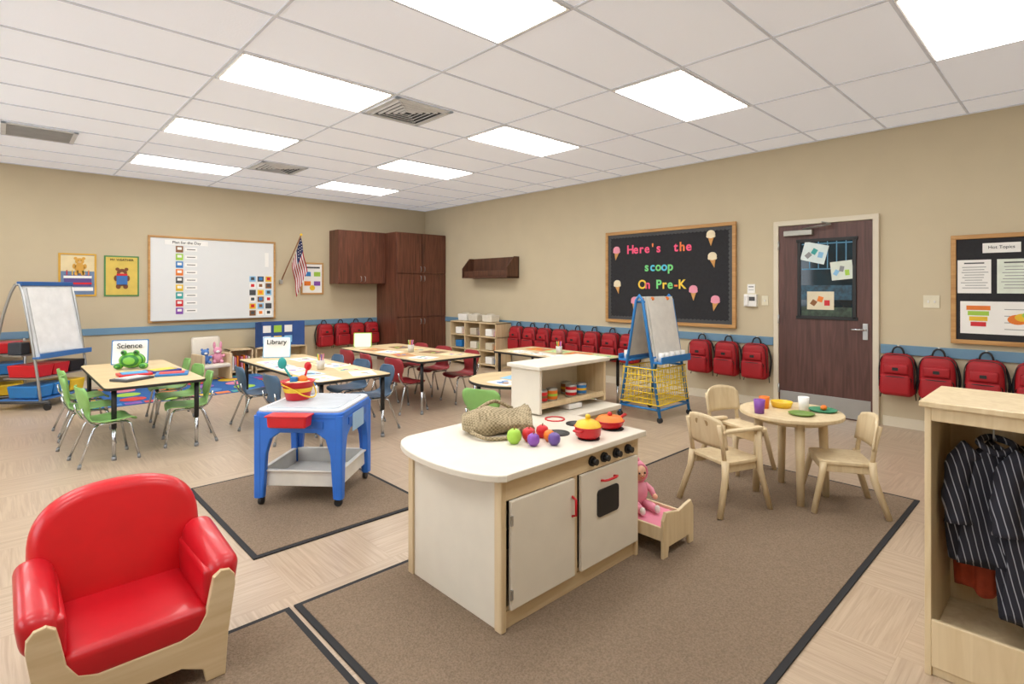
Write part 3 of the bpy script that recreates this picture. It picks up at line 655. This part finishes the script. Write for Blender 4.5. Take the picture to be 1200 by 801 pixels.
# right notice board
b=B(); w,h=1.22,1.02; frame(b,w,h,.04,oak,.03); b.box((0,-.008,0),(w-.06,.014,h-.06),blackm)
def pg(x,z,ww,hh,m=paper,lines=5,hd=True):
    b.box((x,-.018,z),(ww,.004,hh),m)
    for i in range(lines): b.box((x+random.uniform(-.01,.01),-.0205,z+hh*.28-hh*.62*i/max(1,lines-1)),(ww*random.uniform(.5,.8),.001,.006),grey)
    if hd: b.box((x,-.0205,z+hh*.40),(ww*.6,.001,.012),dgrey)
pg(-.25,.38,.26,.09,paper,0,False); b.text('Hot Topics',.04,black,(-.25,-.021,.385))
pg(-.44,.12,.24,.31,lines=9); pg(-.16,.12,.24,.31,M('#e6efe2',.8),lines=8); pg(.14,.12,.24,.31,lines=9); pg(.42,.12,.22,.3)
b.box((-.26,-.018,-.26),(.56,.004,.30),paper); b.box((.25,-.018,-.26),(.3,.004,.30),M('#e7f0d8',.8))
for i in range(4): b.box((-.41,-.021,-.17-.05*i),(.17-.02*i,.003,.04),[orange,lgreen,yellow,redp][i])
for i in range(3): b.prism(circ(.07-.018*i,20,.045-.01*i),.004,[orange,yellow,lgreen][i],Matrix.Translation((-.14+.03*i,-.021-.002*i,-.27+.02*i))@UP)
for i in range(4): b.box((-.13,-.0205,-.18-.06*i),(.2,.001,.006),grey)
b.done('notice_board',(XW-.021,.897-w/2,1.395),RB)

# ---------- door
b=B(); fy1,fy2=1.48,2.53
fm=cream
b.box((XW-.02,fy2-.028,1.09),(.04,.056,2.18),fm,.004); b.box((XW-.02,fy1+.028,1.09),(.04,.056,2.18),fm,.004); b.box((XW-.02,(fy1+fy2)/2,2.152),(.04,fy2-fy1-.1,.056),fm,.004)
ly1,ly2=1.538,2.472; lm=(ly1+ly2)/2
b.box((XW-.014,lm,1.06),(.026,ly2-ly1,2.12),doorw,.003)
b.box((XW-.03,lm,.12),(.006,ly2-ly1-.03,.21),steel,.001)
wy1,wy2,wz1,wz2=1.70,2.25,1.08,1.94
glass=M('#10303f',.06,hex2='#0a1620',scale=3)
b.box((XW-.028,(wy1+wy2)/2,(wz1+wz2)/2),(.01,wy2-wy1,wz2-wz1),glass)
for z in (wz1,wz2): b.box((XW-.033,(wy1+wy2)/2,z),(.02,wy2-wy1+.06,.035),black,.003)
for y in (wy1,wy2): b.box((XW-.033,y,(wz1+wz2)/2),(.02,.035,wz2-wz1),black,.003)
sk=M('#4f8fb5',.3)
for y in (1.78,1.87,1.96,2.05,2.14): b.box((XW-.034,y,1.78),(.003,.010,.32),sk)
for z in (1.62,1.90): b.box((XW-.034,1.97,z),(.003,.5,.012),sk)
b.box((XW-.034,1.975,1.36),(.003,.50,.16),M('#27566e',.3,var=.3,scale=20))
b.box((XW-.034,1.975,1.15),(.003,.50,.10),M('#3d5240',.4,var=.3,scale=20))
def drawing(y,z,w_,h_,m,cs,r):
    b.box((XW-.037,y,z),(.003,w_,h_),m,rot=(r,0,0))
    for i,c in enumerate(cs): b.box((XW-.039,y-w_*.25+i*w_*.25,z-h_*.12+(i%2)*.04),(.002,w_*.2,h_*.3),c,rot=(r+.3*i,0,0))
drawing(2.09,1.80,.25,.21,M('#dfeeee',.7),[skyb,teal,grey],.25); drawing(1.82,1.60,.21,.20,M('#dfe8dc',.7),[lgreen,grey,skyb],-.1); drawing(2.03,1.27,.27,.20,M('#e6dcc0',.7),[redp,orange,brown],.0)
b.box((XW-.035,1.60,.95),(.012,.05,.17),steel,.004); b.cyl((XW-.04,1.60,.97),(XW-.08,1.60,.97),.013,chrome); b.tube([(XW-.08,1.60,.97),(XW-.082,1.68,.97),(XW-.078,1.73,.968)],.011,chrome)
b.box((XW-.06,2.25,2.03),(.06,.30,.06),M('#a9a8a0',.4,.5),.006); b.tube([(XW-.07,2.2,2.07),(XW-.12,1.9,2.10),(XW-.03,2.02,2.14)],.01,steel)
for z in (.25,1.05,1.9): b.cyl((XW-.035,ly2,z-.05),(XW-.035,ly2,z+.05),.01,steel)
b.done('door_1')
def plate(name,y,z,w,h,kind):
    b=B(); b.box((0,-.005,0),(w,.01,h),M('#e4ddc4',.4),.003)
    if kind=='sw':
        for x in ([-.025,.025] if w>.1 else [0]): b.box((x,-.012,0),(.012,.012,.025),white,.002)
    if kind=='ph':
        b.box((0,-.03,0),(w*.9,.04,h*.92),white,.008); b.box((-w*.25,-.055,0),(w*.28,.03,h*.8),white,.012); b.box((w*.15,-.052,.02),(w*.4,.004,h*.3),dgrey)
    if kind=='paper': b.box((0,-.012,0),(w*.9,.002,h*.9),paper); b.box((0,-.0135,h*.2),(w*.6,.001,.01),dgrey); b.box((0,-.0135,-h*.1),(w*.6,.001,.006),grey)
    b.done(name,(XW,y,z),RB)
plate('telephone',2.80,1.26,.17,.16,'ph'); plate('posted_notice',2.80,1.40,.10,.12,'paper'); plate('light_switch',2.64,1.26,.075,.115,'sw'); plate('light_switch',1.05,1.275,.13,.125,'sw')

# ---------- easel
b=B(); r=.016
for sx in (-.3,.3):
    b.tube([(sx,-.25,.05),(sx,-.04,1.28),(sx,-.0,1.33),(sx,.04,1.28),(sx,.25,.05)],r,bluef,n=10)
    b.tube([(sx,-.24,.13),(sx,.24,.13)],r*.8,bluef); b.tube([(sx,-.17,.55),(sx,.17,.55)],r*.8,bluef)
    for sy in (-.25,.25): b.cyl((sx-.012,sy,.03),(sx+.012,sy,.03),.03,black)
for sy,s2 in ((-.24,-1),(.24,1)):
    b.tube([(-.3,sy,.13),(.3,sy,.13)],r*.8,bluef); b.tube([(-.3,sy*.62,.62),(.3,sy*.62,.62)],r*.8,bluef); b.tube([(-.3,sy*.2,1.26),(.3,sy*.2,1.26)],r*.8,bluef)
    ang=math.atan2(.13,.72)*s2
    b.box((0,s2*.11,.97),(.56,.01,.70),M('#e4e2dc',.4),rot=(ang,0,0)); b.box((0,s2*.125,.97),(.50,.004,.66),M('#e8e6e0',.8),rot=(ang,0,0))
    b.box((0,s2*.215,.62),(.60,.11,.02),bluef,.004); b.box((0,s2*.268,.65),(.60,.01,.07),bluef,.004); b.box((0,s2*.165,.65),(.60,.01,.07),bluef,.004)
    for k in range(5): b.cyl((-.22+.11*k,s2*.215,.63),(-.22+.11*k,s2*.215,.72),.03,white)
    for k in (-.15,.15): b.cyl((k,s2*.05,1.28),(k,s2*.075,1.30),.02,orange)
yw=M('#f2cf2a',.4,var=.01)
for z,hw in ((.18,.245),(.55,.20)):
    for sy in (-1,1): b.tube([(-.31,sy*hw,z),(.31,sy*hw,z)],.008,yw,n=6)
    for sx in (-.31,.31): b.tube([(sx,-hw,z),(sx,hw,z)],.008,yw,n=6)
for i in range(15):
    x=-.30+.60*i/14
    b.tube([(x,-.20,.55),(x,-.245,.18),(x,.245,.18),(x,.20,.55)],.0042,yw,n=5)
for i in range(9):
    y=-.18+.36*i/8
    for sx in (-1,1): b.tube([(sx*.31,y,.55),(sx*.31,y*1.2,.18)],.0042,yw,n=5)
for z in (.24,.30,.36,.42,.48):
    hw=.245-(z-.18)/.37*.045
    for sy in (-1,1): b.tube([(-.31,sy*hw,z),(.31,sy*hw,z)],.005,yw,n=5)
    for sx in (-.31,.31): b.tube([(sx,-hw,z),(sx,hw,z)],.005,yw,n=5)
b.done('painting_easel',(5.31,3.31,0),0)

# ---------- rolling whiteboard easel at left
b=B(); fb=M('#3f74b5',.4)
ang=math.atan2(.17,.85)
b.box((0,-.085,1.02),(.72,.02,.86),M('#e3e6e8',.3),.006,rot=(-ang,0,0)); b.box((0,-.103,1.03),(.60,.006,.78),M('#ebebea',.8),rot=(-ang,0,0))
b.box((0,0,1.46),(.74,.06,.05),M('#2b5fa0',.4),.006); b.box((0,-.21,.60),(.76,.10,.02),fb,.004); b.box((0,-.255,.625),(.76,.012,.05),fb,.003)
for s_ in (-1,1):
    b.tube([(s_*.36,-.24,.10),(s_*.36,-.17,.60),(s_*.36,.0,1.45),(s_*.36,.19,1.10),(s_*.36,.27,.60),(s_*.36,.26,.10)],.015,steel,n=8,sm=4)
    b.tube([(s_*.36,-.34,.09),(s_*.36,.34,.09)],.020,dgrey); 
    for sy in (-.32,.32): b.cyl((s_*.36-.014,sy,.038),(s_*.36+.014,sy,.038),.038,black); b.cyl((s_*.36,sy,.04),(s_*.36,sy,.09),.01,black)
b.box((0,0,.11),(.74,.46,.02),fb,.004); b.box((0,0,.36),(.72,.38,.015),steel)
b.box((0,.10,.62),(.70,.22,.015),steel)
for k in range(4): b.box((-.24+.16*k,.12,.70),(.12,.16,.14),[M('#3a3e46',.7),brown,dgrey,M('#55606e',.6)][k],.01)
for i,(x,z,m) in enumerate(((-.24,.44,redp),(0,.44,redp),(.24,.44,black),(-.24,.20,bluef),(0,.20,bluef),(.24,.20,yellow))):
    b.box((x,-.02,z),(.22,.34,.14),m,.012,fn=lambda c:(c.x*(1+.8*c.z),c.y*(1+.8*c.z),c.z))
b.done('rolling_whiteboard_easel',(.43,8.72,.0),46.6)
b=B()
for sx in (-.3,.3):
    for sy in (-.18,.18): b.cyl((sx,sy,0),(sx,sy,.75),.014,steel)
for z in (.06,.32,.58): b.box((0,0,z),(.62,.38,.015),steel)
for i in range(2):
    for j,z in enumerate((.14,.40,.66)):
        b.box((-.15+.3*i,0,z),(.27,.36,.13),[bluef,yellow,redp,bluef,redp,redp][(i+2*j)%6],.012,fn=lambda c:(c.x*(1+.6*c.z),c.y*(1+.6*c.z),c.z))
b.done('storage_bin_rack',(-.05,9.42,0),0)

# ---------- birch shelf right wall
def shelf(name,L,D,Hh,cols,rows,loc,rz,fill):
    b=B(); 
    for x in [-L/2+.01+(L-.02)*i/cols for i in range(cols+1)]: b.box((x,0,Hh/2),(.02,D,Hh),birch,.003)
    for z in [.06+(Hh-.07)*i/rows for i in range(rows+1)]: b.box((0,0,z),(L,D,.02),birch,.003)
    b.box((0,D/2-.006,Hh/2),(L-.02,.012,Hh-.02),birch)
    for i in range(cols):
        for j in range(rows):
            cw=(L-.02)/cols; cx=-L/2+.01+cw*(i+.5); z0=.06+(Hh-.07)*j/rows+.01; hh=(Hh-.07)/rows
            if fill=='bins':
                b.box((cx,-.03,z0+hh*.28),(cw*.42,D*.7,hh*.5),[paper,M('#d9cfb8',.7),M('#c9bda8',.7),bluef,paper,whitelam][(i*2+j*3)%6],.01)
                b.box((cx+cw*.28,0,z0+hh*.2),(cw*.2,D*.5,hh*.35),CC[(i+j*2)%8],.008)
            else:
                k=int(cw/.035)
                for q in range(k): 
                    if random.random()<.85: b.box((cx-cw/2+.025+q*(cw-.04)/k,-.02,z0+hh*.36),(.02,D*.6,hh*random.uniform(.55,.72)),random.choice(CC+[paper,skyb]),rot=(0,random.uniform(-.08,.08),0))
    return b.done(name,loc,rz)
shelf('storage_shelf',1.30,.36,.80,3,3,(6.42,7.66,0),RB,'bins')
for y,m in ((8.05,white),(7.75,M('#d8d2c4',.6)),(7.35,M('#e4ded0',.6))):
    b=B(); b.box((0,0,.06),(.26,.2,.12),m,.015,fn=lambda c:(c.x*(1+.8*c.z),c.y*(1+.8*c.z),c.z)); b.sph((0,0,.12),(.1,.07,.03),M('#cfc7b5',.9)); b.done('craft_basket',(6.42,y,.805),RB)
shelf('low_bookshelf',.36,.28,.42,1,1,(2.87,9.56,0),0,'books')
shelf('low_bookshelf',.86,.28,.42,2,1,(3.52,9.56,0),0,'bins')
b=B(); tb=M('#2c4f8e',.6)
b.box((0,0,.22),(.55,.008,.42),tb); b.box((-.34,-.07,.22),(.20,.008,.42),tb,rot=(0,0,.8)); b.box((.34,-.07,.22),(.20,.008,.42),tb,rot=(0,0,-.8))
for i in range(3):
    for j in range(2): b.box((-.18+.18*i,-.008,.12+.18*j),(.13,.004,.12),[paper,yellow,skyb,paper,lgreen,paper][i+3*j])
b.done('trifold_display_board',(3.50,9.58,.411),0)
b=B(); b.box((0,0,.22),(.42,.38,.06),whitelam,.02,seg=3); b.box((0,.19,.42),(.42,.05,.46),whitelam,.04,seg=4,rot=(-.12,0,0))
for sx in (-1,1):
    b.box((sx*.2,0,.2),(.04,.38,.4),birch,.01)
b.done('reading_chair',(2.38,9.2,.012),10)
def plush(name,x,y,z,m,rz,s=1,ear=0):
    b=B(); b.sph((0,0,.07*s),(.065*s,.055*s,.075*s),m); b.sph((0,-.01,.17*s),(.055*s,.05*s,.05*s),m); b.sph((0,-.055*s,.16*s),(.024*s,.02*s,.018*s),white)
    for q in (-1,1):
        b.sph((q*.04*s,0,(.215+ear)*s),(.018*s,.01*s,(.02+ear)*s),m); b.sph((q*.07*s,-.03*s,.10*s),(.022*s,.04*s,.022*s),m); b.sph((q*.045*s,-.07*s,.025*s),(.025*s,.045*s,.025*s),m); b.sph((q*.018*s,-.048*s,.18*s),.006*s,black)
    b.done(name,(x,y,z),rz)
plush('plush_bear',2.28,9.19,.262,M('#5c86c8',.9),0,1.0); plush('plush_rabbit',2.46,9.21,.262,M('#e7a0b8',.9),-10,1.1,.03)

w=bpy.data.worlds.new('world'); sc.world=w; w.use_nodes=True; bg=w.node_tree.nodes['Background']; bg.inputs[0].default_value=(.85,.93,1,1); bg.inputs[1].default_value=4.5
cam=bpy.data.cameras.new('camera'); cam.lens=637.6/1200*36; cam.sensor_width=36; cam.sensor_fit='HORIZONTAL'; cam.shift_y=-(400.5-337.74)/1200; cam.clip_start=.02
co=bpy.data.objects.new('camera',cam); co.location=(0,0,1.405); co.rotation_euler=(math.radians(90),0,math.radians(-43.376)); COL.objects.link(co); sc.camera=co
